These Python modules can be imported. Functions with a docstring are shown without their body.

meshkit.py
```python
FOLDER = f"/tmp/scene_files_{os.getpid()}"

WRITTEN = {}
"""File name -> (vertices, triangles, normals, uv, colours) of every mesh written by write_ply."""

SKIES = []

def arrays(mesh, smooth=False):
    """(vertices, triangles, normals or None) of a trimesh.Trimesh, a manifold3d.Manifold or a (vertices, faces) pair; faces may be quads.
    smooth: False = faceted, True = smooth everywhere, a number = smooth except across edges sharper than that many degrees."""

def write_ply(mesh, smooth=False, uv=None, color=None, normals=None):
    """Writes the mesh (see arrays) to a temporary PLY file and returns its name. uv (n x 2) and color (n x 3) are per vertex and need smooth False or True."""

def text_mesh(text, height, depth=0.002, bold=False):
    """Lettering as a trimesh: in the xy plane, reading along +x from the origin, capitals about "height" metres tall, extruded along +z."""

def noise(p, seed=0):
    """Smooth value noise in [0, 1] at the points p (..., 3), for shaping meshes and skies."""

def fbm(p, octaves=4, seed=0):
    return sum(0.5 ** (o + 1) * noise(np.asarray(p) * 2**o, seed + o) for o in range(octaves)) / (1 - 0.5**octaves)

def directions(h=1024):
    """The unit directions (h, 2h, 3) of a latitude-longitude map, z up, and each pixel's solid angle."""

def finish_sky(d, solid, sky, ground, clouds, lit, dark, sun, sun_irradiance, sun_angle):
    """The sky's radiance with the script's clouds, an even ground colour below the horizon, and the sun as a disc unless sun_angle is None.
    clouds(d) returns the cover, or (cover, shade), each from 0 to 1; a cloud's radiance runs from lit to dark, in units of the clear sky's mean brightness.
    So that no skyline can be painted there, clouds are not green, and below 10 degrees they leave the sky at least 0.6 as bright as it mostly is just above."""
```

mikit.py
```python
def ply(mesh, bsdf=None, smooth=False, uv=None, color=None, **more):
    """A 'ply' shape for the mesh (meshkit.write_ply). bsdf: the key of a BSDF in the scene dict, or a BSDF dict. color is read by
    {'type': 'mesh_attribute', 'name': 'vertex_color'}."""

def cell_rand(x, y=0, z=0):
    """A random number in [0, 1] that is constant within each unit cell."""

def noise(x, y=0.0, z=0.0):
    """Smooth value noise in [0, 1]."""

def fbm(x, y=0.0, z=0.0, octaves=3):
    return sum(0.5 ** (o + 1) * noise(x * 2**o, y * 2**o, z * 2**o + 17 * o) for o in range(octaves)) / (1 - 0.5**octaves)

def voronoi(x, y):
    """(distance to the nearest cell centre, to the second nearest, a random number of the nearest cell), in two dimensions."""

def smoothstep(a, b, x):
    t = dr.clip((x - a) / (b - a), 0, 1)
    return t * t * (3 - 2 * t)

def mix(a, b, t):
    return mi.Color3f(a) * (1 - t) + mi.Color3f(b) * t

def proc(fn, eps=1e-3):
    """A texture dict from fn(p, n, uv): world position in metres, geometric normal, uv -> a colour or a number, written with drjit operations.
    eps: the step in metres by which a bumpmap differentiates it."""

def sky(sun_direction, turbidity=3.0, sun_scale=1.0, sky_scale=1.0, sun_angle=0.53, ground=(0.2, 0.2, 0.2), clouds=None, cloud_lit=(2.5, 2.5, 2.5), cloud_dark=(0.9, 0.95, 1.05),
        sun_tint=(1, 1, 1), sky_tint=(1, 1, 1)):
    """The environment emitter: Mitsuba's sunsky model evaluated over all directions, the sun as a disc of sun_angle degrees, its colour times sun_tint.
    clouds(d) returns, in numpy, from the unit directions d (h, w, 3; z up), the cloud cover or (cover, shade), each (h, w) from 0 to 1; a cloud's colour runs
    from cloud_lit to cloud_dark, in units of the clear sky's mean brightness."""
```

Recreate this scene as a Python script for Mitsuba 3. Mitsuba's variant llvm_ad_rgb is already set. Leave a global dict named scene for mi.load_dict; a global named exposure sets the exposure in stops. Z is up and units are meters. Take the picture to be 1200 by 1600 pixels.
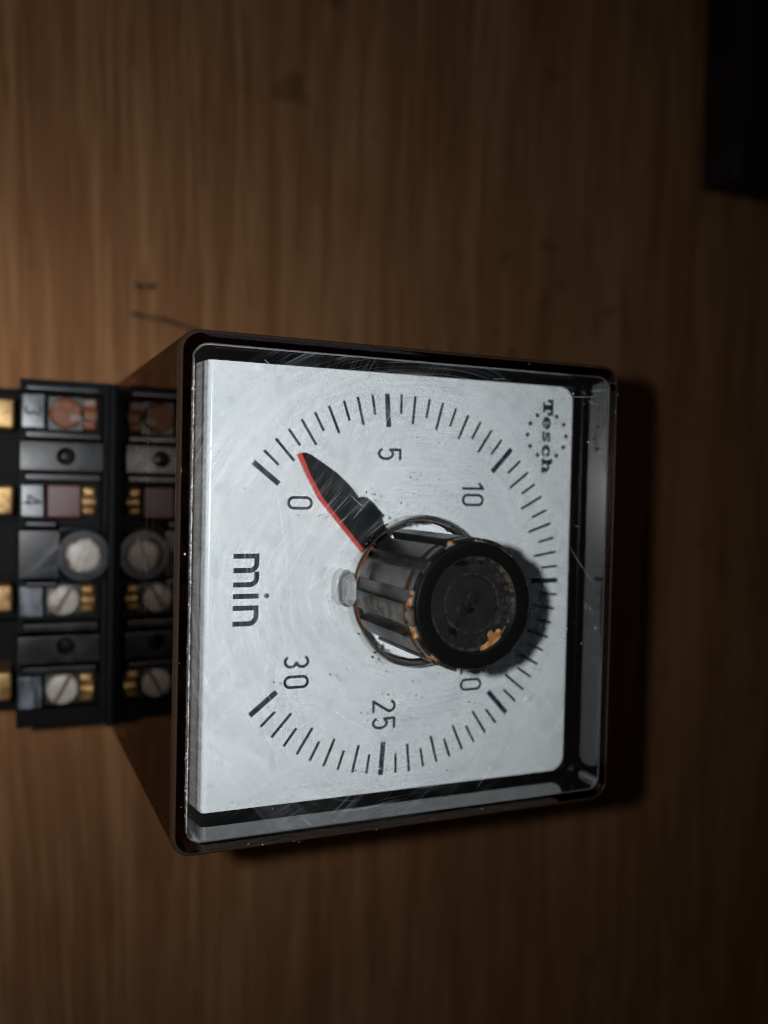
import math, random
import numpy as np
import trimesh
import drjit as dr
import mitsuba as mi
import mikit, meshkit
from mikit import proc, noise, fbm, smoothstep, mix
from manifold3d import Manifold, CrossSection
from shapely.geometry import Polygon, LineString, Point, box as sbox
from shapely import affinity
from shapely.ops import unary_union
T = mi.ScalarTransform4f
rng = np.random.default_rng(7)
random.seed(7)
MM = 0.001
ZT = 105.0          # height of the clear front above the table, mm; the modelling below is in mm with z = 0 at that front

# ---------------------------------------------------------------- camera, lamp, exposure
CAM = np.array([-56.29987665631556, 14.848008024624306, 119.04668045247868])
ROT = np.array([[0.9205974525541114, 0.022322556498617276, 0.3898743821056299],
                [-0.010632396051424107, 0.99942755925414, -0.03211706645256254],
                [-0.3903681371540028, 0.025421590718888876, 0.9203078073233081]])
FWD, UP = ROT.T @ [0, 0, -1.0], ROT.T @ [0, 1.0, 0]
exposure = 0.0


def wp(p):
    """millimetres in the front's frame -> metres above the table"""
    return [float(p[0]) * MM, float(p[1]) * MM, (float(p[2]) + ZT) * MM]


scene, labels = {}, {}
scene['camera'] = {'type': 'thinlens', 'fov': math.degrees(2 * math.atan(600 / 1370)), 'fov_axis': 'x',
                   'aperture_radius': 0.0014, 'focus_distance': 0.127, 'near_clip': 0.01, 'far_clip': 10.0,
                   'to_world': T().look_at(origin=wp(CAM), target=wp(CAM + 100 * FWD), up=UP.tolist())}
FLASH = np.array([-72.5, 18.8, 117.0])
FLASH_AIM = np.array([-42.0, 2.0, -60.0])
scene['flash_lamp'] = {'type': 'disk', 'to_world': T().look_at(origin=wp(FLASH), target=wp(FLASH_AIM), up=[0, 1, 0]) @ T().scale([0.0024, 0.0024, 1]),
                       'emitter': {'type': 'area', 'radiance': {'type': 'rgb', 'value': [3600, 3720, 3800]}}}
labels['flash_lamp'] = {'label': 'small round white flash lamp held above the timer, out of the picture', 'category': 'lamp'}

# added fill light: a dim unseen panel that lifts the shadows
scene['fill_lamp'] = {'type': 'rectangle', 'to_world': T().look_at(origin=[0.7, 1.0, 2.2], target=[0.1, 0.2, 0.0], up=[0, 1, 0]) @ T().scale([0.3, 0.6, 1]),
                         'emitter': {'type': 'area', 'radiance': {'type': 'rgb', 'value': [0.13, 0.165, 0.22]}}}
labels['fill_lamp'] = {'label': 'added dim fill panel high above the table, out of the picture', 'category': 'lamp'}


def unp(px, z):
    """picture point (1200 x 1600) -> the point of the horizontal plane z (mm), used for measuring the print and marks"""
    d = ROT.T @ np.array([(px[0] - 600) / 1370.0, -(px[1] - 800) / 1370.0, -1.0])
    return (CAM + (z - CAM[2]) / d[2] * d)[:2]


# ---------------------------------------------------------------- materials
def rgb(*c):
    return {'type': 'rgb', 'value': list(c)}


def pr(color, rough=0.5, **k):
    return {'type': 'principled', 'base_color': rgb(*color) if isinstance(color, tuple) else color, 'roughness': rough, **k}


def wood(p, n, uv):
    x, y = p.x * 1000, p.y * 1000
    w = x + 9 * (fbm(x * 0.012 + 3, y * 0.006, 1.0, 3) - 0.5) + 0.05 * y * smoothstep(40, -80, x)
    band = fbm(w * 0.14, y * 0.006, 2.0, 3)
    fine = fbm(w * 1.05, y * 0.034, 5.0, 3)
    hairs = noise(w * 3.2, y * 0.045, 13.0)
    pore = smoothstep(0.58, 0.80, noise(w * 1.7, y * 0.075, 9.0)) * smoothstep(0.35, 0.7, noise(w * 0.3, y * 0.03, 3.0))
    streak = smoothstep(0.52, 0.64, fbm(w * 0.40 + 40, y * 0.018 + 8, 6.0, 2))
    t = smoothstep(0.28, 0.72, 0.34 * band + 0.48 * fine + 0.18 * hairs)
    c = mix((0.240, 0.105, 0.043), (0.362, 0.184, 0.084), t)
    c = mix(c, (0.180, 0.072, 0.028), 0.6 * pore)
    c = mix(c, (0.200, 0.082, 0.032), 0.5 * streak)
    spot = smoothstep(0.88, 0.92, noise(x * 0.18 + 5, y * 0.18, 4.0)) * smoothstep(0.66, 0.78, noise(x * 0.035, y * 0.035, 8.0))
    return mix(c, (0.05, 0.025, 0.012), 0.4 * spot)


def wood_rough(p, n, uv):
    x, y = p.x * 1000, p.y * 1000
    return 0.55 + 0.12 * fbm(x * 0.5, y * 0.05, 4.0, 3)


def dusty(p, n, uv):
    x, y, z = p.x * 1000, p.y * 1000, p.z * 1000
    d = fbm(x * 0.35, y * 0.35, z * 0.35, 4)
    s = smoothstep(0.55, 0.85, noise(x * 3, y * 3, z * 3))
    top = smoothstep(0.3, 0.9, n.z)
    return mix((0.0045, 0.0045, 0.005), (0.021, 0.0215, 0.024), top * smoothstep(0.3, 0.8, d) * 0.9 + 0.25 * s * top)


def dusty_rough(p, n, uv):
    return 0.23 + 0.14 * fbm(p.x * 500, p.y * 500, p.z * 500, 3)


def frame_black(p, n, uv):
    x, y, z = p.x * 1000, p.y * 1000, p.z * 1000
    d = smoothstep(0.5, 0.8, fbm(x * 0.5, y * 0.5, z * 0.5, 4)) * smoothstep(0.5, 1.0, n.z)
    return mix((0.006, 0.006, 0.0065), (0.045, 0.041, 0.038), d)


def knob_col(p, n, uv):
    x, y, z = p.x * 1000, p.y * 1000, p.z * 1000 - ZT
    a = fbm(x * 0.4, y * 0.4, z * 0.4, 4)
    low = smoothstep(3.0, -7.5, y + 0.35 * x)                       # the grimy side
    near_cap = smoothstep(6.0, 15.0, z) * smoothstep(17.1, 16.2, z)
    st = smoothstep(0.44, 0.66, a) * (0.12 + 0.55 * near_cap) * (0.35 + 0.65 * low)
    c = mix((0.005, 0.005, 0.0052), (0.011, 0.0105, 0.011), smoothstep(0.3, 0.7, noise(x * 1.3, y * 1.3, z * 0.5)))
    c = mix(c, (0.075, 0.036, 0.016), st)
    # a beige patch on the left flank of the knob
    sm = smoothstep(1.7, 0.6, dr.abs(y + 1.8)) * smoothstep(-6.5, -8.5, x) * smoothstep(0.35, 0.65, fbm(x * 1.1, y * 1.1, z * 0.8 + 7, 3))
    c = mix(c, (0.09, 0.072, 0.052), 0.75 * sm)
    return c


def knob_rough(p, n, uv):
    return 0.26 + 0.2 * fbm(p.x * 700, p.y * 700, p.z * 700, 3)


def cap_col(p, n, uv):
    x, y = p.x * 1000, p.y * 1000
    r = dr.sqrt(x * x + y * y)
    s = smoothstep(0.48, 0.72, fbm(x * 1.6, y * 1.6, 3.0, 4))
    right = smoothstep(-2.0, 4.0, x)
    disc = smoothstep(6.45, 6.3, r)
    c = mix((0.0035, 0.0033, 0.0033), mix((0.008, 0.008, 0.0085), (0.014, 0.0135, 0.0135), fbm(x * 0.8, y * 0.8, 1.0, 3)), disc)
    worn = smoothstep(0.35, 0.7, fbm(x * 2.4, y * 2.4, 3.0, 4))
    line_a = smoothstep(0.28, 0.08, dr.abs(r - 6.12))
    line_b = smoothstep(0.22, 0.05, dr.abs(r - 4.0))
    c = mix(c, (0.090, 0.070, 0.052), line_a * worn * (0.25 + 0.55 * right))
    c = mix(c, (0.050, 0.046, 0.043), 0.6 * line_b * worn)
    c = mix(c, (0.060, 0.045, 0.033), 0.35 * s * right * smoothstep(4.2, 4.6, r) * disc)
    blot = smoothstep(0.80, 0.86, fbm(x * 0.55 + 2.3, y * 0.55 + 1.0, 8.0, 2)) * smoothstep(6.3, 6.0, r)
    return mix(c, (0.003, 0.003, 0.003), blot)


def hair(u, v, across, along, seed, lo, hi):
    """fine straight hairline scratches running along v"""
    return smoothstep(lo, hi, noise(u * across + seed, v * along + 3.1 * seed, seed))


def dial_col(p, n, uv):
    x, y, z = p.x * 1000, p.y * 1000, p.z * 1000
    d = fbm(x * 0.12, y * 0.12, 2.0, 4)
    r, a = dr.sqrt(x * x + y * y), dr.atan2(y, -x)
    wiped = fbm(r * 0.55 + 2 * d, a * 1.6, 5.0, 4)
    c = mix((0.655, 0.69, 0.705), (0.735, 0.765, 0.78), smoothstep(0.3, 0.7, 0.5 * d + 0.5 * wiped))
    # lighter streaks: gleam of the cover scratches, painted into the dial colour
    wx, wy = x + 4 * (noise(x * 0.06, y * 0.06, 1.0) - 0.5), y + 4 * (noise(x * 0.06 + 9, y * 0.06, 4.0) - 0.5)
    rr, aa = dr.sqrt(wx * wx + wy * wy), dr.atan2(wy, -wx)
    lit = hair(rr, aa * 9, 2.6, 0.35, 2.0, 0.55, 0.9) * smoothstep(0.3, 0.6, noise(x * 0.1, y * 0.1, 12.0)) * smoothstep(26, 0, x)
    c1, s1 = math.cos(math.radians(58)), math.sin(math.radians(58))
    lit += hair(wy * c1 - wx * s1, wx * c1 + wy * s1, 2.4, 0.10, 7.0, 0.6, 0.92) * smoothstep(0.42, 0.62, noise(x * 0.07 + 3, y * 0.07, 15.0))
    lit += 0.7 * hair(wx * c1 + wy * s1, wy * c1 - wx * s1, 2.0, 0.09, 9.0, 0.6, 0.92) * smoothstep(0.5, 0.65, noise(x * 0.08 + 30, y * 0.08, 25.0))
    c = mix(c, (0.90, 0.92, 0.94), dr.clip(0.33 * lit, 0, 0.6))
    # fine brushing of the folded sheet edge
    brush = fbm(y * 5.0, z * 0.25, x * 0.25, 3)
    side = smoothstep(-0.75, -0.93, n.x)
    c = mix(c, mix((0.46, 0.49, 0.52), (0.74, 0.77, 0.80), smoothstep(0.25, 0.75, brush)), side)
    sp = smoothstep(0.80, 0.86, noise(x * 0.55, y * 0.55, 6.0))
    return mix(c, (0.40, 0.43, 0.45), 0.22 * sp)


def ink_col(p, n, uv):
    x, y = p.x * 1000, p.y * 1000
    t = fbm((x + y * 0.35) * 3.0, y * 0.4, 3.0, 3)
    return mix((0.010, 0.014, 0.020), (0.052, 0.062, 0.076), smoothstep(0.35, 0.75, t))


def rust_col(p, n, uv):
    x, y, z = p.x * 1000, p.y * 1000, p.z * 1000
    a = fbm(x * 0.55 + 3, y * 0.55, z * 0.55, 4)
    return mix((0.25, 0.21, 0.17), (0.20, 0.062, 0.020), smoothstep(0.34, 0.5, a))


def screw_col(p, n, uv):
    x, y, z = p.x * 1000, p.y * 1000, p.z * 1000
    a = fbm(x * 0.6 + 11, y * 0.6, z * 0.6, 4)
    c = mix((0.28, 0.245, 0.205), (0.42, 0.375, 0.325), fbm(x * 1.5, y * 1.5, 0.0, 3))
    return mix(c, (0.13, 0.045, 0.025), 0.85 * smoothstep(0.60, 0.70, a))


def brass_col(p, n, uv):
    x, y, z = p.x * 1000, p.y * 1000, p.z * 1000
    return mix((0.16, 0.080, 0.024), (0.38, 0.235, 0.09), smoothstep(0.3, 0.7, fbm(x * 0.7, y * 0.7, z * 0.7, 4)))


def pad_col(p, n, uv):
    x, y, z = p.x * 1000, p.y * 1000, p.z * 1000
    return mix((0.03, 0.034, 0.04), (0.16, 0.175, 0.20), smoothstep(0.3, 0.7, fbm(x * 0.6, y * 0.25 + 5, 1.0, 4)))


def residue_col(p, n, uv):
    x, y, z = p.x * 1000, p.y * 1000, p.z * 1000
    return mix((0.20, 0.082, 0.025), (0.40, 0.21, 0.085), smoothstep(0.3, 0.7, fbm(x * 1.4, y * 1.4, z * 1.4, 3)))


def haze_op(p, n, uv):
    """the worn front: greasy smudges and bundles of hairline scratches, as the share of the clear sheet that scatters"""
    x, y = p.x * 1000, p.y * 1000
    wx = x + 2.5 * (noise(x * 0.07, y * 0.07, 1.0) - 0.5) * 2
    wy = y + 2.5 * (noise(x * 0.07 + 9, y * 0.07, 4.0) - 0.5) * 2
    r, a = dr.sqrt(wx * wx + wy * wy), dr.atan2(wy, -wx)
    left = smoothstep(24.0, -6.0, x)
    o = mi.Float(0.004)
    # wiped in arcs round the knob
    arc_ = hair(r, a * r * 0.0 + a * 9, 4.5, 0.35, 2.0, 0.70, 0.95) + 0.8 * hair(r, a * 9, 9.0, 0.5, 5.0, 0.74, 0.97)
    o += 0.09 * left * arc_ * smoothstep(0.35, 0.65, noise(x * 0.10, y * 0.10, 12.0))
    o += 0.022 * left * smoothstep(0.5, 0.75, fbm(r * 0.7, a * 2.2, 2.0, 3))
    # diagonal bundles
    for k, (ang, amt, px, py, sx, sy) in enumerate(((62, 0.26, -4, 28, 26, 12), (68, 0.07, -12, 16, 13, 14), (36, 0.22, -6, -29, 26, 9), (100, 0.14, -24, -4, 12, 26), (8, 0.18, 2, 16, 12, 6), (120, 0.12, 20, -22, 12, 12), (82, 0.09, 22, 12, 8, 22))):
        c, s_ = math.cos(math.radians(ang)), math.sin(math.radians(ang))
        v, u = wx * c + wy * s_, wy * c - wx * s_
        near = smoothstep(1.0, 0.35, dr.sqrt(dr.square((x - px) / sx) + dr.square((y - py) / sy)) + 0.5 * (noise(x * 0.15, y * 0.15, 20.0 + k) - 0.5))
        o += 0.24 * amt * near * (hair(u, v, 6.5, 0.14, 7.0 + k, 0.72, 0.96) + 0.7 * hair(u, v, 12.0, 0.25, 17.0 + k, 0.76, 0.97))
    o += 0.010 * left * smoothstep(0.4, 0.7, fbm(x * 0.07 + 4, y * 0.07, 3.0, 3))
    return dr.clip(o, 0, 0.45)


def two(b):
    return {'type': 'twosided', 'bsdf': b}


MATS = {
    'm_wood': pr(proc(wood), proc(wood_rough), specular=0.2, metallic=0.70),
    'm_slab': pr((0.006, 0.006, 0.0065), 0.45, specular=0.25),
    'm_pencil': pr((0.022, 0.018, 0.014), 0.8, specular=0.1),
    'm_dusty': pr(proc(dusty), proc(dusty_rough), specular=0.26),
    'm_frame': pr(proc(frame_black), 0.35, specular=0.4),
    'm_lip': {'type': 'blendbsdf', 'weight': 0.2, 'clear': {'type': 'thindielectric', 'int_ior': 1.49}, 'dull': two(pr((0.16, 0.155, 0.15), 0.25, specular=0.7))},
    'm_rim': {'type': 'thindielectric', 'int_ior': 1.49, 'specular_transmittance': rgb(0.80, 0.74, 0.69)},
    'm_base': pr((0.0045, 0.0045, 0.005), 0.5, specular=0.06),  # dull dark copy of the black plastic, painting shade into deep parts
    'm_knob': pr(proc(knob_col), proc(knob_rough), specular=0.28),
    'm_cap': pr(proc(cap_col), 0.26, specular=0.5),
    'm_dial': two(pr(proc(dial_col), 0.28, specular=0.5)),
    'm_ink': pr(proc(ink_col), 0.5, specular=0.3),
    'm_rust': pr(proc(rust_col), 0.6),
    'm_screw': pr(proc(screw_col), 0.42, specular=0.6),
    'm_redseal': pr((0.075, 0.018, 0.013), 0.45),
    'm_brass': pr(proc(brass_col), 0.42, metallic=0.55),
    'm_pad': pr(proc(pad_col), 0.3),
    'm_residue': pr(proc(residue_col), 0.55),
    'm_collar': pr((0.105, 0.026, 0.011), 0.15, specular=0.6, clearcoat=0.6),
    'm_edge': pr((0.030, 0.019, 0.013), 0.18, specular=0.6),
    'm_nib': {'type': 'blendbsdf', 'weight': 0.11, 'clear': {'type': 'thindielectric', 'int_ior': 1.6, 'specular_transmittance': rgb(0.99, 0.99, 0.98)}, 'gloss': two(pr((0.42, 0.43, 0.43), 0.12, specular=1.0))},
    'm_nib_core': {'type': 'blendbsdf', 'weight': 0.30, 'clear': {'type': 'thindielectric', 'int_ior': 1.6, 'specular_transmittance': rgb(0.99, 0.99, 0.98)}, 'gloss': two(pr((0.66, 0.67, 0.66), 0.12, specular=1.0))},
    'm_grime': pr((0.018, 0.013, 0.010), 0.5),
    'm_pointer': pr((0.006, 0.006, 0.007), 0.22, specular=0.4),
    'm_red': pr((0.52, 0.040, 0.028), 0.4),
    'm_dirt': pr((0.02, 0.016, 0.013), 0.7),
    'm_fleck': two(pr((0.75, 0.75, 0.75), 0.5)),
    'm_pane': {'type': 'blendbsdf', 'weight': proc(haze_op), 'clear': {'type': 'thindielectric', 'int_ior': 1.49, 'specular_transmittance': rgb(0.96, 0.965, 0.96)},
               'smudge': two(pr((0.80, 0.82, 0.84), 0.9))},
    'm_inner': {'type': 'thindielectric', 'int_ior': 1.49, 'specular_reflectance': rgb(0.75, 0.74, 0.74), 'specular_transmittance': rgb(0.95, 0.91, 0.88)},
    'm_outer': {'type': 'thindielectric', 'int_ior': 1.49, 'specular_reflectance': rgb(0.29, 0.26, 0.24), 'specular_transmittance': rgb(0.50, 0.38, 0.30)},
    'm_dark_sheet': {'type': 'thindielectric', 'int_ior': 1.2, 'specular_reflectance': rgb(0.5, 0.4, 0.35), 'specular_transmittance': rgb(0.30, 0.19, 0.13)},
    'm_clear': {'type': 'thindielectric', 'int_ior': 1.49, 'specular_transmittance': rgb(0.93, 0.93, 0.90)},
    'm_scratch': two(pr((0.62, 0.64, 0.66), 0.5)),
}
MATS = {k: two(v) if v['type'] == 'principled' else v for k, v in MATS.items()}
scene.update(MATS)


# ---------------------------------------------------------------- helpers
def to_m(mesh):
    if hasattr(mesh, 'to_mesh'):
        m = mesh.to_mesh()
        mesh = trimesh.Trimesh(m.vert_properties[:, :3], m.tri_verts, process=False)
    mesh = mesh.copy()
    v = np.array(mesh.vertices)
    v[:, 2] += ZT
    mesh.vertices = v * MM
    return mesh


def put(key, mesh, mat, smooth=False, **lab):
    """adds ONE entry; a taken key gets the next three-digit number"""
    base, k = key, 0
    while key in scene:
        k += 1
        key = f'{base}_{k:03d}'
    if len(mesh.faces if hasattr(mesh, 'faces') else mesh.to_mesh().tri_verts) == 0:
        raise ValueError('empty ' + key)
    scene[key] = mikit.ply(to_m(mesh), mat, smooth)
    if lab:
        labels[key] = lab
    return key


def slot_key(base):
    key, k = base, 0
    while key in scene:
        k += 1
        key = f'{base}_{k:03d}'
    return key


def cat(ms):
    out = []
    for m in ms:
        if hasattr(m, 'to_mesh'):
            q = m.to_mesh()
            m = trimesh.Trimesh(q.vert_properties[:, :3], q.tri_verts, process=False)
        out.append(m)
    return trimesh.util.concatenate(out)


def rbox(x0, x1, y0, y1, z0, z1, r=0.25, seg=8):
    """a box with rounded edges"""
    s = Manifold.sphere(r, seg)
    return Manifold.batch_hull([s.translate((x, y, z)) for x in (x0 + r, x1 - r) for y in (y0 + r, y1 - r) for z in (z0 + r, z1 - r)])


def cbox(x0, x1, y0, y1, z0, z1):
    return Manifold.cube((x1 - x0, y1 - y0, z1 - z0)).translate((x0, y0, z0))


def ext(poly, z0, z1):
    gs = [g for g in getattr(poly, 'geoms', [poly]) if g.area > 1e-4]
    ms = [trimesh.creation.extrude_polygon(g, z1 - z0, engine='earcut') for g in gs]
    m = trimesh.util.concatenate(ms)
    m.apply_translation((0, 0, z0))
    return m


def extrude(pts, h):
    """a closed outline of either orientation, extruded upwards"""
    p = np.array(pts, float)
    if np.sum(p[:, 0] * np.roll(p[:, 1], -1) - np.roll(p[:, 0], -1) * p[:, 1]) < 0:
        p = p[::-1]
    return Manifold.extrude(CrossSection([p]), h)


def rsq(h, r, n=10, cx=0.0, cy=0.0):
    """rounded square outline, counter-clockwise"""
    pts = []
    for k, (sx, sy) in enumerate(((1, 1), (-1, 1), (-1, -1), (1, -1))):
        for t in np.linspace(0, math.pi / 2, n):
            a = k * math.pi / 2 + t
            pts.append((cx + sx * (h - r) + r * math.cos(a), cy + sy * (h - r) + r * math.sin(a)))
    return np.array(pts)


def loft(rings, closed=False):
    n = len(rings[0])
    v = np.vstack(rings)
    f = []
    m = len(rings)
    for i in range(m if closed else m - 1):
        a, b = i * n, ((i + 1) % m) * n
        for j in range(n):
            k = (j + 1) % n
            f += [(a + j, a + k, b + k), (a + j, b + k, b + j)]
    return trimesh.Trimesh(v, np.array(f), process=False)


def ring3(h, r, z):
    p = rsq(h, r)
    return np.c_[p, np.full(len(p), z)]


def lathe(profile, n=96):
    """closed (r, z) profile turned about the z axis"""
    a = np.linspace(0, 2 * math.pi, n, endpoint=False)
    rings = [np.c_[r * np.cos(a), r * np.sin(a), np.full(n, z)] for r, z in profile]
    return loft(rings, closed=True)


def lathe_solid(profile, n=96):
    return Manifold.revolve(CrossSection([np.array(profile, float)]), n)


# ---------------------------------------------------------------- the table and what lies at its back
ZTAB = -ZT
g = 900.0
top = trimesh.Trimesh([[-g, -g, ZTAB], [g, -g, ZTAB], [g, g, ZTAB], [-g, g, ZTAB]], [[0, 1, 2], [0, 2, 3]], process=False)
put('table', top, 'm_wood', label='brown wood-grain table surface with dark pencil marks', kind='structure')


def pencil(pxs, w):
    p = [unp(q, ZTAB) for q in pxs]
    q = []
    for i in range(len(p) - 1):
        for t in np.linspace(0, 1, 10, endpoint=False):
            q.append(p[i] * (1 - t) + p[i + 1] * t + rng.normal(0, 0.08, 2))
    q.append(p[-1])
    parts = [LineString(q[i:i + 3]).buffer(w * (0.5 + 0.6 * rng.random())) for i in range(0, len(q) - 1, 2) if rng.random() > 0.08]
    put('table__pencil_mark', ext(unary_union(parts), ZTAB + 0.02, ZTAB + 0.12), 'm_pencil')


pencil([(207, 490), (232, 496), (258, 500), (283, 508), (312, 517)], 0.45)
pencil([(211, 444), (222, 449), (242, 447)], 0.5)
pencil([(780, 409), (797, 396)], 0.4)
pencil([(912, 1502), (926, 1504)], 0.5)
pencil([(945, 490), (960, 482)], 0.5)

c0 = unp((1093, 299), ZTAB)
slab = rbox(c0[0], c0[0] + 150, c0[1] + 0.0, c0[1] + 190, ZTAB, ZTAB + 16, 1.5, 12)
put('black_case', slab, 'm_slab', 30, label='plain black flat case lying at the back corner of the table', category='case')

# ---------------------------------------------------------------- the timer
R = 'timer_relay'
labels[R] = {'label': 'square panel timer in a clear scratched cover with white minute dial and ribbed black knob', 'category': 'timer'}

# ---- writing: stroke letters, u along the reading direction, v up; on the dial u runs to -y and v to +x
def stroke(pts, w, cap=2, join=1):
    return LineString(pts).buffer(w / 2, cap_style=cap, join_style=join, resolution=8)


def arc(cx, cy, rx, ry, a0, a1, n=24):
    t = np.radians(np.linspace(a0, a1, n))
    return [(cx + rx * math.cos(a), cy + ry * math.sin(a)) for a in t]


def digit(ch, W, H, w):
    a, b, c, d = w / 2, W - w / 2, w / 2, H - w / 2
    m, r = W / 2, (W - w) / 2
    if ch == '0':
        return stroke(arc(m, d - r, r, r, 0, 180) + arc(m, c + r, r, r, 180, 360) + [(b, d - r)], w, 1)
    if ch == '1':
        return unary_union([stroke([(m + 0.15, 0), (m + 0.15, H)], w), stroke([(m - 0.75, H - 0.95), (m + 0.12, H - 0.2)], w)])
    if ch == '2':
        return stroke(arc(m, d - r, r, r, 165, -35) + [(a, c), (b + 0.15, c)], w)
    if ch == '3':
        r1 = (H - w) / 4
        return unary_union([stroke(arc(m - 0.1, d - r1, r, r1, 150, -90), w), stroke(arc(m - 0.1, c + r1, r, r1, 90, -150), w)])
    if ch == '5':
        return stroke([(b + 0.1, d), (a + 0.1, d), (a + 0.1, H * 0.53)] + arc(m - 0.05, c + H * 0.29, r, H * 0.29, 140, -150), w)


def on_dial(poly, x0, y0):
    return affinity.affine_transform(poly, [0, 1, -1, 0, x0, y0])


# terminal base, black plastic, seen at the left and mirrored in the cover
B = R + '__terminal_base'
ZB = -62.0
solid = rbox(-72, 40, -34.2, 34.6, ZTAB, -84, 0.6)
step = cbox(-55.2, -37.0, -33.4, 34.6, -86, -68.0)
step += cbox(-55.2, -37.0, 32.2, 34.6, -69, ZB - 0.6)        # outer wall of the upper row
step += cbox(-55.2, -37.0, -33.4, -30.0, -69, ZB - 3.2)
step += cbox(-53.5, -40.3, 34.6, 34.9, -86, -66)
lower = cbox(-63.0, -55.2, -33.4, 34.6, -86, -84.5)
for y0, y1 in ((23.0, 16.4), (6.5, -4.6), (-14.4, -20.8)):
    lower += cbox(-64.0, -55.2, y1, y0, -86, -79.0)
put(B + '__back_wall', rbox(-39.9, -37.6, -33.3, 34.5, -70, ZB - 1.6, 0.3), 'm_base', 40)
put(B + '__lower_tier', lower, 'm_base', False)
put(B, solid + step, 'm_base', False, label='black plastic screw terminal base under the cover')


def holed(x0, x1, y0, y1, hx, hy, hr):
    m = rbox(x0, x1, y0, y1, -72, ZB, 0.35)
    m -= Manifold.cylinder(20, hr, hr, 32).translate((hx, hy, -71.5))
    return m


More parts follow.
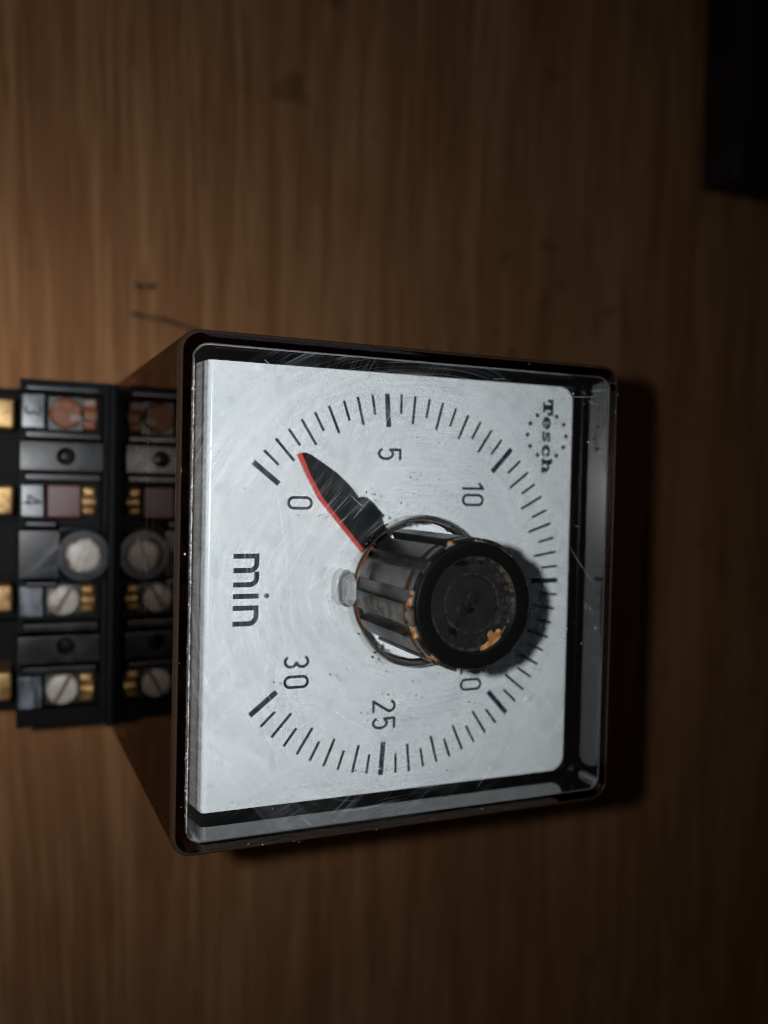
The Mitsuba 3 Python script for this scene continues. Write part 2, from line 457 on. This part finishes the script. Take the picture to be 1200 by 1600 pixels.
put(B + '__block', holed(-55.3, -39.6, 16.9, 22.9, -46.8, 19.95, 1.75), 'm_dusty', 40)
put(B + '__block', holed(-55.3, -39.9, -20.5, -14.9, -46.4, -17.1, 1.75), 'm_dusty', 40)
mount = rbox(-55.3, -47.6, -4.0, 5.7, -72, ZB, 0.35) + rbox(-47.9, -38.6, -4.9, 6.2, -72, ZB - 1.2, 0.35)
boss = Manifold.cylinder(11, 5.1, 4.9, 48).translate((-43.4, 0.65, -72)) - Manifold.cylinder(3, 3.75, 3.75, 48).translate((-43.4, 0.65, -62.6))
put(B + '__block', mount + boss, 'm_dusty', 40)
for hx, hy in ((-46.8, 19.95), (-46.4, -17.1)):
    put(B + '__hole_shade', lathe([(1.74, -70.5), (1.74, -62.45), (1.5, -62.6), (1.45, -70), (0.01, -70), (0.01, -70.5)], 32).apply_translation((hx, hy, 0)), 'm_slab', 40)  # added black tube that paints in the shade of the deep hole
    put(B + '__sunk_screw', Manifold.cylinder(1.0, 0.75, 0.45, 20).translate((hx - 0.15, hy + 0.1, -68.2)), 'm_dusty', 40)
for y0, y1, xa, xb in ((32.4, 33.8, -54.2, -40.6), (23.3, 24.8, -54.2, -40.2), (15.1, 16.6, -54.2, -40.2), (6.0, 7.3, -54.0, -48.3),
                       (-5.6, -4.4, -54.0, -48.0), (-14.3, -12.5, -54.2, -40.4), (-22.6, -21.0, -54.2, -40.6)):
    put(B + '__ridge', rbox(xa, xb, y0, y1, -70, ZB - 0.2, 0.3), 'm_dusty', 40)


def screw(x, y, z, r, ang, slot_w=0.75, slot_d=0.9, h=4.0):
    prof = [(0, -h), (r, -h), (r, -0.45), (r - 0.25, -0.15), (r - 0.8, 0), (0, 0.12)]
    m = lathe_solid(prof, 40)
    s = Manifold.cube((2 * r + 2, slot_w, 2 * slot_d), True)
    return (m - s).rotate((0, 0, ang)).translate((x, y, z))


def dirt_bar(x, y, z, r, ang, w=0.7, d=0.85, lift=0.25):
    return Manifold.cube((2 * r - 0.3, w, 0.5), True).rotate((0, 0, ang)).translate((x, y, z - d + lift))


rows = [(28.5, 'm_rust', -20, 'm_rust', (25.0, 32.0), 'rusty orange slotted terminal screw'),
        (11.2, 'm_redseal', None, None, (7.8, 14.5), 'dark red sealed terminal screw'),
        (-8.4, 'm_screw', 62, 'm_redseal', (-11.6, -5.3), 'cream terminal screw with rust spot'),
        (-26.1, 'm_screw', 62, 'm_redseal', (-29.6, -23.0), 'cream terminal screw with brown slot')]
for y, mat, ang, dirt, (ya, yb), lab in rows:
    if ang is None:
        sk = put(B + '__screw', rbox(-50.2, -43.6, ya, yb, -70, -64.3, 0.5), mat, 40, label=lab)
    else:
        sk = put(B + '__screw', screw(-46.8, y, -64.2, 3.05, ang), mat, 40, label=lab)
        k = slot_key(B + '__slot_dirt')
        put(B + '__slot_dirt', dirt_bar(-46.8, y, -64.2, 3.05, ang), dirt)
        put(B + '__screw_pocket', rbox(-50.2, -43.2, ya, yb, -71, -66.2, 0.3), 'm_frame')
    cl = rbox(-43.6, -40.9, ya + 0.5, yb - 0.3, -71, -65.6, 0.6) - Manifold.cylinder(10, 1.6, 1.6, 24).rotate((0, 90, 0)).translate((-46, (ya + yb) / 2, -65.2))
    put(B + '__brass_clamp', cl, 'm_rust' if y > 20 else 'm_brass', 40)
    put(B + '__label_pad', rbox(-54.9, -50.6, ya + 0.2, yb - 0.1, -71, -63.6, 0.3), 'm_pad', 40)
    if y > 0:
        mark = on_dial(digit('3', 2.0, 3.2, 0.5) if y > 20 else unary_union([stroke([(1.5, 0), (1.5, 3.2), (0.1, 1.0), (2.1, 1.0)], 0.5)]), -54.4, y + 1.1)
        put(B + '__pad_numeral', ext(mark, -63.58, -63.5), 'm_ink')
    ent = rbox(-62.5, -56.0, ya + 0.2, yb - 0.4, -84, -71.5, 0.7) - Manifold.cylinder(14, 1.0, 1.0, 24).translate((-60.6, (ya + yb) / 2, -80))
    put(B + '__wire_clamp', ent, 'm_brass', 40)
put(B + '__mounting_screw', screw(-43.4, 0.65, -61.6, 3.35, 72, 0.8, 0.9, 6), 'm_screw', 40, label='large pale slotted mounting screw in round boss')


ZD = -8.0
D = R + '__dial'
# dial sheet: rounded at the right, folded down at the left
xl, xr, yt, yb = -30.5, 32.35, 33.1, -33.1
plan = sbox(xl + 0.8, yb, xr, yt)
corner = 2.6
plan = plan.intersection(unary_union([sbox(xl, yb, xr - corner, yt), sbox(xl, yb + corner, xr, yt - corner), Point(xr - corner, yt - corner).buffer(corner, 16), Point(xr - corner, yb + corner).buffer(corner, 16)]))
plan = plan.difference(Point(0, -0.2).buffer(3.0))
face = ext(plan, ZD - 0.9, ZD)
prof = [(xl + 0.8, ZD)] + [(xl + 0.8 - 0.8 * math.sin(t), ZD - 0.8 + 0.8 * math.cos(t)) for t in np.linspace(0.05, math.pi / 2, 14)] + [(xl - 1.1, -15.0), (xl - 0.5, -15.0), (xl + 0.8, ZD - 0.9)]
yy = np.array([yb, yt])
fv = np.vstack([[(x, y, z) for x, z in prof] for y in yy])
n_ = len(prof)
ff = []
for j in range(n_ - 1):
    ff += [(j, j + n_, j + 1), (j + 1, j + n_, j + 1 + n_)]
ff = np.array(ff)
fold = trimesh.Trimesh(fv, ff, process=False)
caps = [trimesh.Trimesh(fv[i * n_:(i + 1) * n_], [(n_ - 1, k, k + 1) if i else (n_ - 1, k + 1, k) for k in range(n_ - 2)], process=False) for i in (0, 1)]
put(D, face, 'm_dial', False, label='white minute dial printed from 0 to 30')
put(D + '__folded_edge', fold, 'm_dial', 50)
for m_ in caps:
    put(D + '__folded_edge_end', m_, 'm_dial')

ZI = (ZD + 0.02, ZD + 0.07)
CX, CY = 0.0, -0.2
for i in range(61):
    a = math.radians(141.6 - i * (141.6 + 141.0) / 60)
    if i % 10 == 0:
        r0, r1, w = 25.0, 30.2, 0.82
    elif i % 2 == 0:
        r0, r1, w = 25.7, 30.15, 0.44
    else:
        r0, r1, w = 27.0, 30.15, 0.42
    r0 += rng.normal(0, 0.06)
    r1 += rng.normal(0, 0.05)
    a += rng.normal(0, 0.0012)
    p0, p1 = (CX + r0 * math.cos(a), CY + r0 * math.sin(a)), (CX + r1 * math.cos(a), CY + r1 * math.sin(a))
    put(D + '__tick_mark', ext(LineString([p0, p1]).buffer(w / 2, cap_style=2), *ZI), 'm_ink')
for txt, x0, ys in (('0', -18.3, (13.6,)), ('5', -3.75, (21.5,)), ('10', 11.3, (16.3, 14.5)), ('15', 18.2, (2.4, -0.2)), ('20', 11.75, (-13.3, -15.95)),
                    ('25', -3.75, (-18.4, -21.1)), ('30', -18.35, (-10.6, -13.6))):
    for ch, y0 in zip(txt, ys):
        put(D + '__numeral', ext(on_dial(digit(ch, 2.05 if ch != '1' else 1.6, 4.05, 0.44), x0, y0), *ZI), 'm_ink')
# "min"
wm, hm = 0.74, 3.9


def hump(u0, u1):
    r = (u1 - u0) / 2
    return stroke([(u1, 0), (u1, hm - wm / 2 - min(r, 1.25))] + arc(u1 - min(r, 1.25), hm - wm / 2 - min(r, 1.25), min(r, 1.25), min(r, 1.25), 0, 90, 14) + [(u0 + 0.2, hm - wm / 2)], wm)


letters = [unary_union([sbox(0, 0, wm, hm), hump(wm / 2, 2.48), hump(2.48, 4.6)]),
           unary_union([sbox(5.95, 0, 5.95 + wm, hm), Point(6.32, 5.1).buffer(0.38)]),
           unary_union([sbox(7.7, 0, 7.7 + wm, hm), hump(7.7 + wm / 2, 10.4)])]
for L_ in letters:
    put(D + '__lettering', ext(on_dial(L_, -26.3, 4.95), *ZI), 'm_ink')


# maker's name in a wide bold slab serif, with a ring of ten dots
def ell(cx, cy, rx, ry):
    return affinity.scale(Point(cx, cy).buffer(1.0, 24), rx, ry)


xh, ch_ = 1.46, 1.95
t_ = unary_union([sbox(0, ch_ - 0.42, 2.65, ch_), sbox(0, ch_ - 1.0, 0.42, ch_), sbox(2.23, ch_ - 1.0, 2.65, ch_), sbox(0.92, 0, 1.73, ch_), sbox(0.5, 0, 2.15, 0.30)])
e_ = ell(3.98, xh / 2, 1.05, xh / 2 + 0.03).difference(ell(3.98, xh / 2, 0.42, xh / 2 - 0.22))
e_ = unary_union([e_, sbox(3.3, xh / 2 - 0.11, 4.9, xh / 2 + 0.11)]).difference(sbox(4.15, 0.36, 5.2, 0.62))
s0 = 5.3
s_ = unary_union([stroke(arc(s0 + 0.98, 1.06, 0.66, 0.27, 25, 200, 16), 0.27, 1), stroke(arc(s0 + 0.98, 0.40, 0.66, 0.27, 20, -155, 16), 0.27, 1),
                  Polygon([(s0 + 0.2, 1.12), (s0 + 0.5, 1.0), (s0 + 1.0, 0.88), (s0 + 1.6, 0.66), (s0 + 1.76, 0.36), (s0 + 1.4, 0.42), (s0 + 0.9, 0.60), (s0 + 0.4, 0.78)]),
                  sbox(s0 + 1.5, 0.98, s0 + 1.74, xh), sbox(s0 + 0.14, 0.0, s0 + 0.38, 0.48)])
c_ = ell(8.72, xh / 2, 1.02, xh / 2 + 0.03).difference(ell(8.85, xh / 2, 0.46, xh / 2 - 0.22)).difference(sbox(9.1, 0.45, 10, 0.9))
c_ = unary_union([c_, Point(9.36, 1.05).buffer(0.27)])
h0 = 10.0
h_ = unary_union([sbox(h0 + 0.22, 0, h0 + 0.9, ch_), sbox(h0, ch_ - 0.28, h0 + 0.9, ch_), sbox(h0, 0, h0 + 1.12, 0.28), sbox(h0 + 1.58, 0, h0 + 2.22, 1.0),
                  stroke([(h0 + 0.8, 1.0)] + arc(h0 + 1.45, 0.95, 0.55, 0.38, 150, 0, 14), 0.34), sbox(h0 + 1.4, 0, h0 + 2.45, 0.28)])
for L_ in (t_, e_, s_, c_, h_):
    put(D + '__maker_lettering', ext(on_dial(L_.buffer(0.055), 26.45, 30.75), *ZI), 'm_ink')
for px, py in ((839, 649), (828, 661.5), (823.5, 679), (827.5, 697), (839, 711), (869, 651), (880, 664), (883.5, 682), (879.5, 699), (868.5, 712)):
    q = unp((px, py), ZD)
    put(D + '__logo_dot', ext(Point(*q).buffer(0.36), *ZI), 'm_ink')

# ---- housing behind the dial
H = R + '__housing'
hs = cbox(-29.4, 33.4, -33.4, 33.4, -24, ZD - 0.95) + cbox(-32.6, 33.4, -33.4, 33.4, -62, -23.5)
hs -= Manifold.cylinder(6, 3.4, 3.4, 40).translate((0, -0.2, -13))
put(H, hs, 'm_frame', False)
gold = cat([cbox(-36.15, -36.0, y, y + 1.0 + 0.6 * rng.random(), z - 0.16, z + 0.16) for y, z in zip(np.arange(-6.0, 27.5, 1.9), -27.0 + rng.normal(0, 0.05, 30))])
put(H + '__contact_strip', gold, 'm_brass', False)

# ---- pointer
PN = R + '__pointer'
zp = -5.6
black = [(-17.25, 20.05), (-16.4, 20.0), (-14.3, 18.75), (-12.0, 17.25), (-10.2, 15.7), (-9.1, 14.5), (-8.5, 13.7), (-8.25, 13.3), (-4.9, 11.6), (-4.3, 9.8), (-3.2, 8.0), (0, 3), (0, -3), (-3, 0), (-6.85, 5.45),
         (-10.6, 9.75), (-13.85, 13.5), (-15.75, 16.75)]
put(PN, extrude(black, 1.1).translate((0, 0, zp)), 'm_pointer', 30, label='black dial pointer with one red edge')
red = [(-17.25, 20.05), (-15.75, 16.75), (-13.85, 13.5), (-10.6, 9.75), (-6.85, 5.45), (-7.14, 5.12), (-10.96, 9.43), (-14.28, 13.25), (-16.14, 16.54), (-17.7, 19.7)]
red3 = extrude(red, 0.95)
put(PN + '__red_edge', red3.translate((0, 0, zp + 0.05)), 'm_red', 30, label='bright red pointer edge')
tab = [(-8.1, 13.55), (-7.4, 13.75), (-6.4, 13.0), (-4.75, 11.3), (-4.6, 10.7), (-5.4, 10.9), (-7.9, 13.0)]
put(PN + '__tab', extrude(tab, 1.5).translate((0, 0, zp + 0.05)), 'm_pointer', 30)
put(PN + '__shaft', Manifold.cylinder(9, 2.9, 2.9, 40).translate((0, -0.2, -12.5)), 'm_frame', 40)

# ---- knob
K = R + '__knob'
kz = 17.6
body = lathe_solid([(0, -4.2), (7.9, -4.2), (7.9, 14.6), (7.75, 15.0), (7.75, 15.8), (8.2, 16.2), (8.2, 16.6), (0, 16.6)], 96).translate((0, -0.2, 0))
put(K, body, 'm_knob', 40, label='black ribbed plastic knob with brown residue')
cap = lathe_solid([(0, 16.2), (8.5, 16.2), (8.6, 16.6), (8.55, 17.2), (8.4, 17.5), (8.1, 17.62), (6.6, 17.62), (6.35, 17.5), (6.25, 16.95), (4.15, 16.85), (4.05, 16.72), (3.9, 16.72), (3.8, 16.9), (0, 16.95)], 128).translate((0, -0.2, 0))
put(K + '__cap', cap, 'm_cap', 35)
NR = 12
for k in range(NR):
    a0 = 360 / NR * k + 8
    aw = 8.6
    th = np.radians(np.linspace(-aw, aw, 7))
    out = [(8.8 * math.cos(th[0] * 1.05), 8.8 * math.sin(th[0] * 1.05))] + [(9.05 * math.cos(t), 9.05 * math.sin(t)) for t in th] + [(8.8 * math.cos(th[-1] * 1.05), 8.8 * math.sin(th[-1] * 1.05))] + [(7.7 * math.cos(t), 7.7 * math.sin(t)) for t in th[::-1]]
    rb = extrude(out, 18.6).translate((0, 0, -4.1))
    rb = rb.rotate((0, 0, a0)).translate((0, -0.2, 0))
    put(K + '__rib', rb, 'm_knob', 30)
    th = np.radians(np.linspace(-aw, aw, 5))
    out = [(9.0 * math.cos(t), 9.0 * math.sin(t)) for t in th] + [(7.9 * math.cos(t), 7.9 * math.sin(t)) for t in th[::-1]]
    put(K + '__cap_tooth', extrude(out, 1.15).translate((0, 0, 15.75)).rotate((0, 0, a0)).translate((0, -0.2, 0)), 'm_knob', 30)


def blob(pts, rad, seed):
    s = [Manifold.sphere(r, 14).translate(tuple(p)) for p, r in zip(pts, rad)]
    m = s[0]
    for i in range(len(s) - 1):
        m += Manifold.batch_hull([s[i], s[i + 1]])
    q = m.refine_to_length(0.22).to_mesh()
    t = trimesh.Trimesh(q.vert_properties[:, :3], q.tri_verts, process=True)
    d = (meshkit.fbm(np.array(t.vertices) * 2.2 + seed, 3) - 0.5) * 0.5
    t.vertices = np.array(t.vertices) + np.array(t.vertex_normals) * d[:, None]
    return t


for s, (da, a1, rr) in enumerate(((176, 192, 0.55), (200, 214, 0.5), (222, 238, 0.62), (243, 262, 0.5), (97, 108, 0.42), (74, 92, 0.45), (160, 168, 0.3))):
    pts, rad = [], []
    for t in np.linspace(da, a1, 5):
        r = 8.25
        pts.append((r * math.cos(math.radians(t)), r * math.sin(math.radians(t)) - 0.2, 15.35 + rng.normal(0, 0.12)))
        rad.append(rr * (0.75 + 0.6 * rng.random()))
    put(K + '__residue', blob(pts, rad, s * 3.1), 'm_residue', True, label='orange brown dried residue around the knob cap')
zp_ = 16.86
flake = [unp((640 + x / 5.4545, 800 + y / 5.4545), zp_) for x, y in ((600, 1150), (612, 1138), (640, 1122), (672, 1090), (660, 1050), (675, 1015), (692, 1006), (705, 1030), (722, 1032), (740, 1000), (758, 994), (770, 1015), (758, 1045),
                                                                      (785, 1066), (805, 1078), (795, 1110), (760, 1150), (720, 1178), (680, 1192), (640, 1205), (600, 1195))]
put(K + '__residue', ext(Polygon(flake).buffer(0.12).buffer(-0.12), zp_ - 0.05, zp_ + 0.22), 'm_residue', label='tan flake stuck on the knob cap')
for (x, y), r in (((740, 934), 0.85), ((723, 953), 0.8), ((732, 945), 0.5), ((713, 973), 0.45), ((741, 977), 0.22), ((774, 950), 0.4)):
    q = unp((x, y), 16.96)
    put(K + '__cap_pit', Manifold.sphere(r, 24).scale((1, 1.1, 0.12)).translate((q[0], q[1], 16.93)), 'm_slab', True)

# ---- clear cover
C = R + '__cover'
labels[C] = {'label': 'clear scratched plastic cover with dark brown edges'}
def drafted(t):
    q = ring3(36.0, 2.9, -0.9 - 61.0 * t)
    q[:, 0] += np.where(q[:, 0] < 0, -1.6, 0.6) * t
    return q


outer = loft([drafted(t) for t in np.linspace(0, 1, 4)])
put(C + '__outer_wall', outer, 'm_outer', 40)
back = loft([ring3(35.55, 2.6, z) for z in (-0.55, -20, -61.5)])
put(C + '__darkening_sheet', back, 'm_dark_sheet', 40)  # added sheet that darkens the clear wall in place of total reflection
inner = loft([ring3(34.12 + 0.5 * t, 2.2, -0.9 - 52.0 * t) for t in np.linspace(0, 1, 4)])
put(C + '__inner_wall', inner, 'm_inner', 40)
rp = [(36.0, 2.9, -0.9), (36.05, 3.0, -0.75), (35.95, 2.95, -0.38), (35.7, 2.8, -0.12), (35.35, 2.6, 0.0), (34.75, 2.4, 0.0), (34.3, 2.3, -0.06), (34.13, 2.2, -0.25), (34.12, 2.2, -0.9)]
edge = loft([ring3(*r) for r in ((36.02, 2.92, -1.3), (36.06, 2.95, -0.8), (35.97, 2.9, -0.4), (35.78, 2.8, -0.12), (35.5, 2.62, 0.02), (35.5, 2.62, -0.3), (35.7, 2.7, -1.3))][::-1], closed=True)
put(C + '__rim_edge', edge, 'm_edge', 40)  # opaque strip painting in the dark look of the clear edge
rim = loft([ring3(*r) for r in rp[::-1]])
put(C + '__rim', rim, 'm_rim', 50, label='dark brown polished rim of the cover')
put(C + '__bottom_rail', rbox(-38.9, -37.5, -33.3, 34.3, -63, -60.4, 0.3), 'm_base', 40)
HOLE = 10.55
pane_poly = Polygon(rsq(34.2, 2.2)).difference(Point(0, -0.2).buffer(HOLE, 48))
pv, pf = trimesh.creation.triangulate_polygon(pane_poly, engine='earcut')
flat = lambda z: trimesh.Trimesh(np.c_[pv, np.full(len(pv), z)], pf, process=False)
lip = loft([ring3(34.12, 2.2, -0.2), ring3(34.11, 2.2, 0.02), ring3(34.02, 2.15, 0.0), ring3(33.97, 2.1, -0.24)][::-1], closed=True)
put(C + '__inner_lip', lip, 'm_lip', 40)
P_ = C + '__front_pane'
put(P_, flat(-0.28), 'm_pane', False)

# collar round the knob hole: a dirty red-brown lip, a clear bead outside it and a clear nib at the left
put(R + '__collar', lathe([(10.38, -0.7), (10.5, -0.7), (10.64, 0.2), (10.56, 0.6), (10.47, 0.66), (10.40, 0.5)]).apply_translation((0, -0.2, 0)), 'm_edge', 50, label='thin dark lip around the knob hole')
bead = lathe_solid([(10.72, 0.02), (11.5, 0.02), (11.35, 0.3), (11.1, 0.5), (10.85, 0.5), (10.74, 0.35)], 96).translate((0, -0.2, 0))
put(R + '__collar__clear_bead', bead, 'm_clear', 50)


def sector(r0, r1, a0, a1, n=40):
    t = np.radians(np.linspace(a0, a1, n))
    wob = 1 + 0.012 * np.sin(t * 11) + 0.006 * np.sin(t * 23)
    return [(r1 * math.cos(q), r1 * math.sin(q) - 0.2) for q in t] + [(r0 * w_ * math.cos(q), r0 * w_ * math.sin(q) - 0.2) for q, w_ in zip(t[::-1], wob[::-1])]


for a0, a1, r0, m_ in ((138, 172, 9.75, 'm_collar'), (186, 214, 9.9, 'm_collar'), (214, 262, 10.3, 'm_edge'), (60, 138, 10.3, 'm_edge')):
    put(R + '__collar__rust_film', extrude(sector(r0, 10.4, a0, a1), 0.5).translate((0, 0, -0.55)), m_, 30)
nib = Manifold.batch_hull([Manifold.sphere(1.0, 48).scale((1.35, 2.75, 0.9)).translate((-12.55, 0.7, 0.25)), Manifold.sphere(1.0, 48).scale((1.1, 2.1, 0.9)).translate((-11.4, 0.4, 0.5))])
nib -= cbox(-20, 0, -10, 10, -5, 0.04)
nib -= Manifold.cylinder(5, 11.55, 11.55, 96).translate((0, -0.2, -1))
put(R + '__collar__clear_nib', nib, 'm_nib', 40, label='clear plastic nib beside the knob')
nib2 = Manifold.batch_hull([Manifold.sphere(0.35, 16).translate(p) for p in ((-11.9, 1.7, 0.5), (-11.9, -1.3, 0.5), (-10.9, 2.3, 0.5), (-10.9, -1.9, 0.5), (-11.6, 1.2, 1.6), (-11.6, -0.8, 1.6), (-10.9, 1.4, 1.7), (-10.9, -1.0, 1.7))])
put(R + '__collar__clear_nib', nib2, 'm_nib_core', False)
put(R + '__collar__clear_nib', rbox(-12.3, -11.3, -0.5, 1.0, 1.0, 1.35, 0.15), 'm_nib', 30)
gr = []
for k in range(34):
    a = random.choice([random.uniform(95, 150), random.uniform(60, 100), random.uniform(200, 260), random.uniform(0, 360)])
    r = 10.6 + random.uniform(-0.45, 0.75)
    s = random.uniform(0.04, 0.17)
    m = trimesh.creation.icosphere(1, s)
    m.vertices = m.vertices * (1 + 0.5 * rng.random((len(m.vertices), 1))) * [1.6, 1, 0.7]
    m.apply_transform(trimesh.transformations.rotation_matrix(random.uniform(0, 6.28), [0, 0, 1]))
    m.apply_translation((r * math.cos(math.radians(a)), r * math.sin(math.radians(a)) - 0.2, 0.35 + 0.2 * random.random()))
    gr.append(m)
put(R + '__collar__grime', cat(gr), 'm_grime', False, label='dark crumbs of dirt along the collar', kind='stuff')

# ---- scratches, specks
def ribbon(pts, w, z):
    p = np.array(pts)
    t = np.gradient(p, axis=0)
    t /= np.linalg.norm(t, axis=1, keepdims=True) + 1e-9
    nrm = np.c_[-t[:, 1], t[:, 0]]
    ww = w * np.clip(np.sin(np.linspace(0.08, math.pi - 0.08, len(p))) * 1.6, 0, 1)[:, None] / 2
    v = np.vstack([p + nrm * ww, p - nrm * ww])
    n = len(p)
    f = [q for i in range(n - 1) for q in ((i, i + n, i + 1), (i + 1, i + n, i + 1 + n))]
    return np.c_[v, np.full(2 * n, z)], np.array(f)


class Sheet:
    def __init__(s):
        s.v, s.f, s.n = [], [], 0

    def add(s, v, f):
        s.v.append(v)
        s.f.append(f + s.n)
        s.n += len(v)

    def mesh(s):
        return trimesh.Trimesh(np.vstack(s.v), np.vstack(s.f), process=False)


ok = lambda x, y: abs(x) < 34.0 and abs(y) < 34.0 and math.hypot(x, y + 0.2) > 11.7
strong = Sheet()


def scratch(x, y, ang, length, curve, w, sheet, z):
    n = 7
    s = np.linspace(-0.5, 0.5, n) * length
    a = math.radians(ang) + curve * s
    pts = np.c_[np.cumsum(np.r_[0, np.cos(a[:-1]) * np.diff(s)]), np.cumsum(np.r_[0, np.sin(a[:-1]) * np.diff(s)])]
    pts += np.array([x, y]) - pts[n // 2]
    if all(ok(*p) for p in pts):
        sheet.add(*ribbon(pts, w, z))


for k in range(26):
    r, a = rng.uniform(13, 40), rng.uniform(95, 265)
    scratch(r * math.cos(math.radians(a)), r * math.sin(math.radians(a)), a + 90 + rng.normal(0, 22), rng.uniform(1.5, 7), 1.0 / r * rng.uniform(0, 1.2), rng.uniform(0.02, 0.04), strong, 0.06)
for k in range(40):
    scratch(rng.uniform(-32, 32), rng.uniform(-33, 33), rng.uniform(0, 180), rng.uniform(0.6, 3), rng.normal(0, 0.06), rng.uniform(0.02, 0.045), strong, 0.06)
for x, y, ang, ln, cu in ((29.5, 3.0, -50, 9, 0.02), (27.0, 30.5, 3, 9, 0.01), (-21, 8, 100, 16, 0.02), (-23, -6, 94, 18, 0.02), (-19.5, -6, 93, 14, 0.01), (-5, 26, 55, 14, 0.0), (12, -24, 70, 14, 0.03), (14, -27, 62, 12, 0.03),
                          (2, 16, 2, 10, 0.0), (3, 14.5, 4, 12, 0.0), (-4, -24, -40, 12, 0.02), (20, 25, 95, 10, 0.02), (22, 22, 98, 14, 0.02)):
    scratch(x, y, ang, ln, cu, 0.03, strong, 0.08)
put(C + '__scratches', strong.mesh(), 'm_scratch', False, label='brighter deep scratches in the clear front', kind='stuff')


def speck(x, y, z, s):
    m = trimesh.creation.icosphere(0, s)
    m.vertices = m.vertices * (0.6 + 0.8 * rng.random((len(m.vertices), 1))) * [1, 1, 0.4]
    m.apply_transform(trimesh.transformations.rotation_matrix(rng.uniform(0, 6.28), [0, 0, 1]))
    m.apply_translation((x, y, z))
    return m


# white strip painting the gleam of the rough left inner edge
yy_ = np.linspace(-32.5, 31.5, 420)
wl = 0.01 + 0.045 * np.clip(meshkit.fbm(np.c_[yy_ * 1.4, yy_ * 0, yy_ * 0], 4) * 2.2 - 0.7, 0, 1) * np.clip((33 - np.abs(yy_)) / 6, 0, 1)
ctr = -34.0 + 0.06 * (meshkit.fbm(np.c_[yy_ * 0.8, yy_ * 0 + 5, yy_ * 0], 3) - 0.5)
put(C + '__edge_gleam', ext(Polygon(np.r_[np.c_[ctr - wl, yy_], np.c_[ctr + wl, yy_][::-1]]).buffer(0), 0.03, 0.07), 'm_fleck', label='whitish strip painted as the gleam of the scuffed inner edge')
dirt, white = [], []
while len(dirt) < 420:
    if rng.random() < 0.6:
        r, a = 11.6 + abs(rng.normal(0, 5)), rng.uniform(60, 300)
        x, y = r * math.cos(math.radians(a)), r * math.sin(math.radians(a))
    else:
        x, y = rng.uniform(-34, 34), rng.uniform(-34, 34)
    if ok(x, y):
        dirt.append(speck(x, y, 0.0, 0.03 + abs(rng.normal(0, 0.05))))
for k in range(110):  # flecks painting the bright glints along the rough left inner rim
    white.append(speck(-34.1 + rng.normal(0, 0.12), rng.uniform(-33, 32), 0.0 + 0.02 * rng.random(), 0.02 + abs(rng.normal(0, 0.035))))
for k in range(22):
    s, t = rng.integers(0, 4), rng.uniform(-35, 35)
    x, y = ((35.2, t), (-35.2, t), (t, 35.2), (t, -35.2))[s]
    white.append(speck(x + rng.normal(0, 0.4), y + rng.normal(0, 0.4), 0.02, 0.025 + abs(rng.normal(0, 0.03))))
for k in range(60):
    x, y = rng.uniform(-33, 33), rng.uniform(-33, 33)
    if ok(x, y):
        white.append(speck(x, y, 0.05, 0.03 + abs(rng.normal(0, 0.04))))
put(C + '__dirt_specks', cat(dirt), 'm_dirt', False, label='dark specks of dirt on the clear front', kind='stuff')
put(C + '__white_flecks', cat(white), 'm_fleck', False, label='white dust flecks and painted glints on the cover edge', kind='stuff')
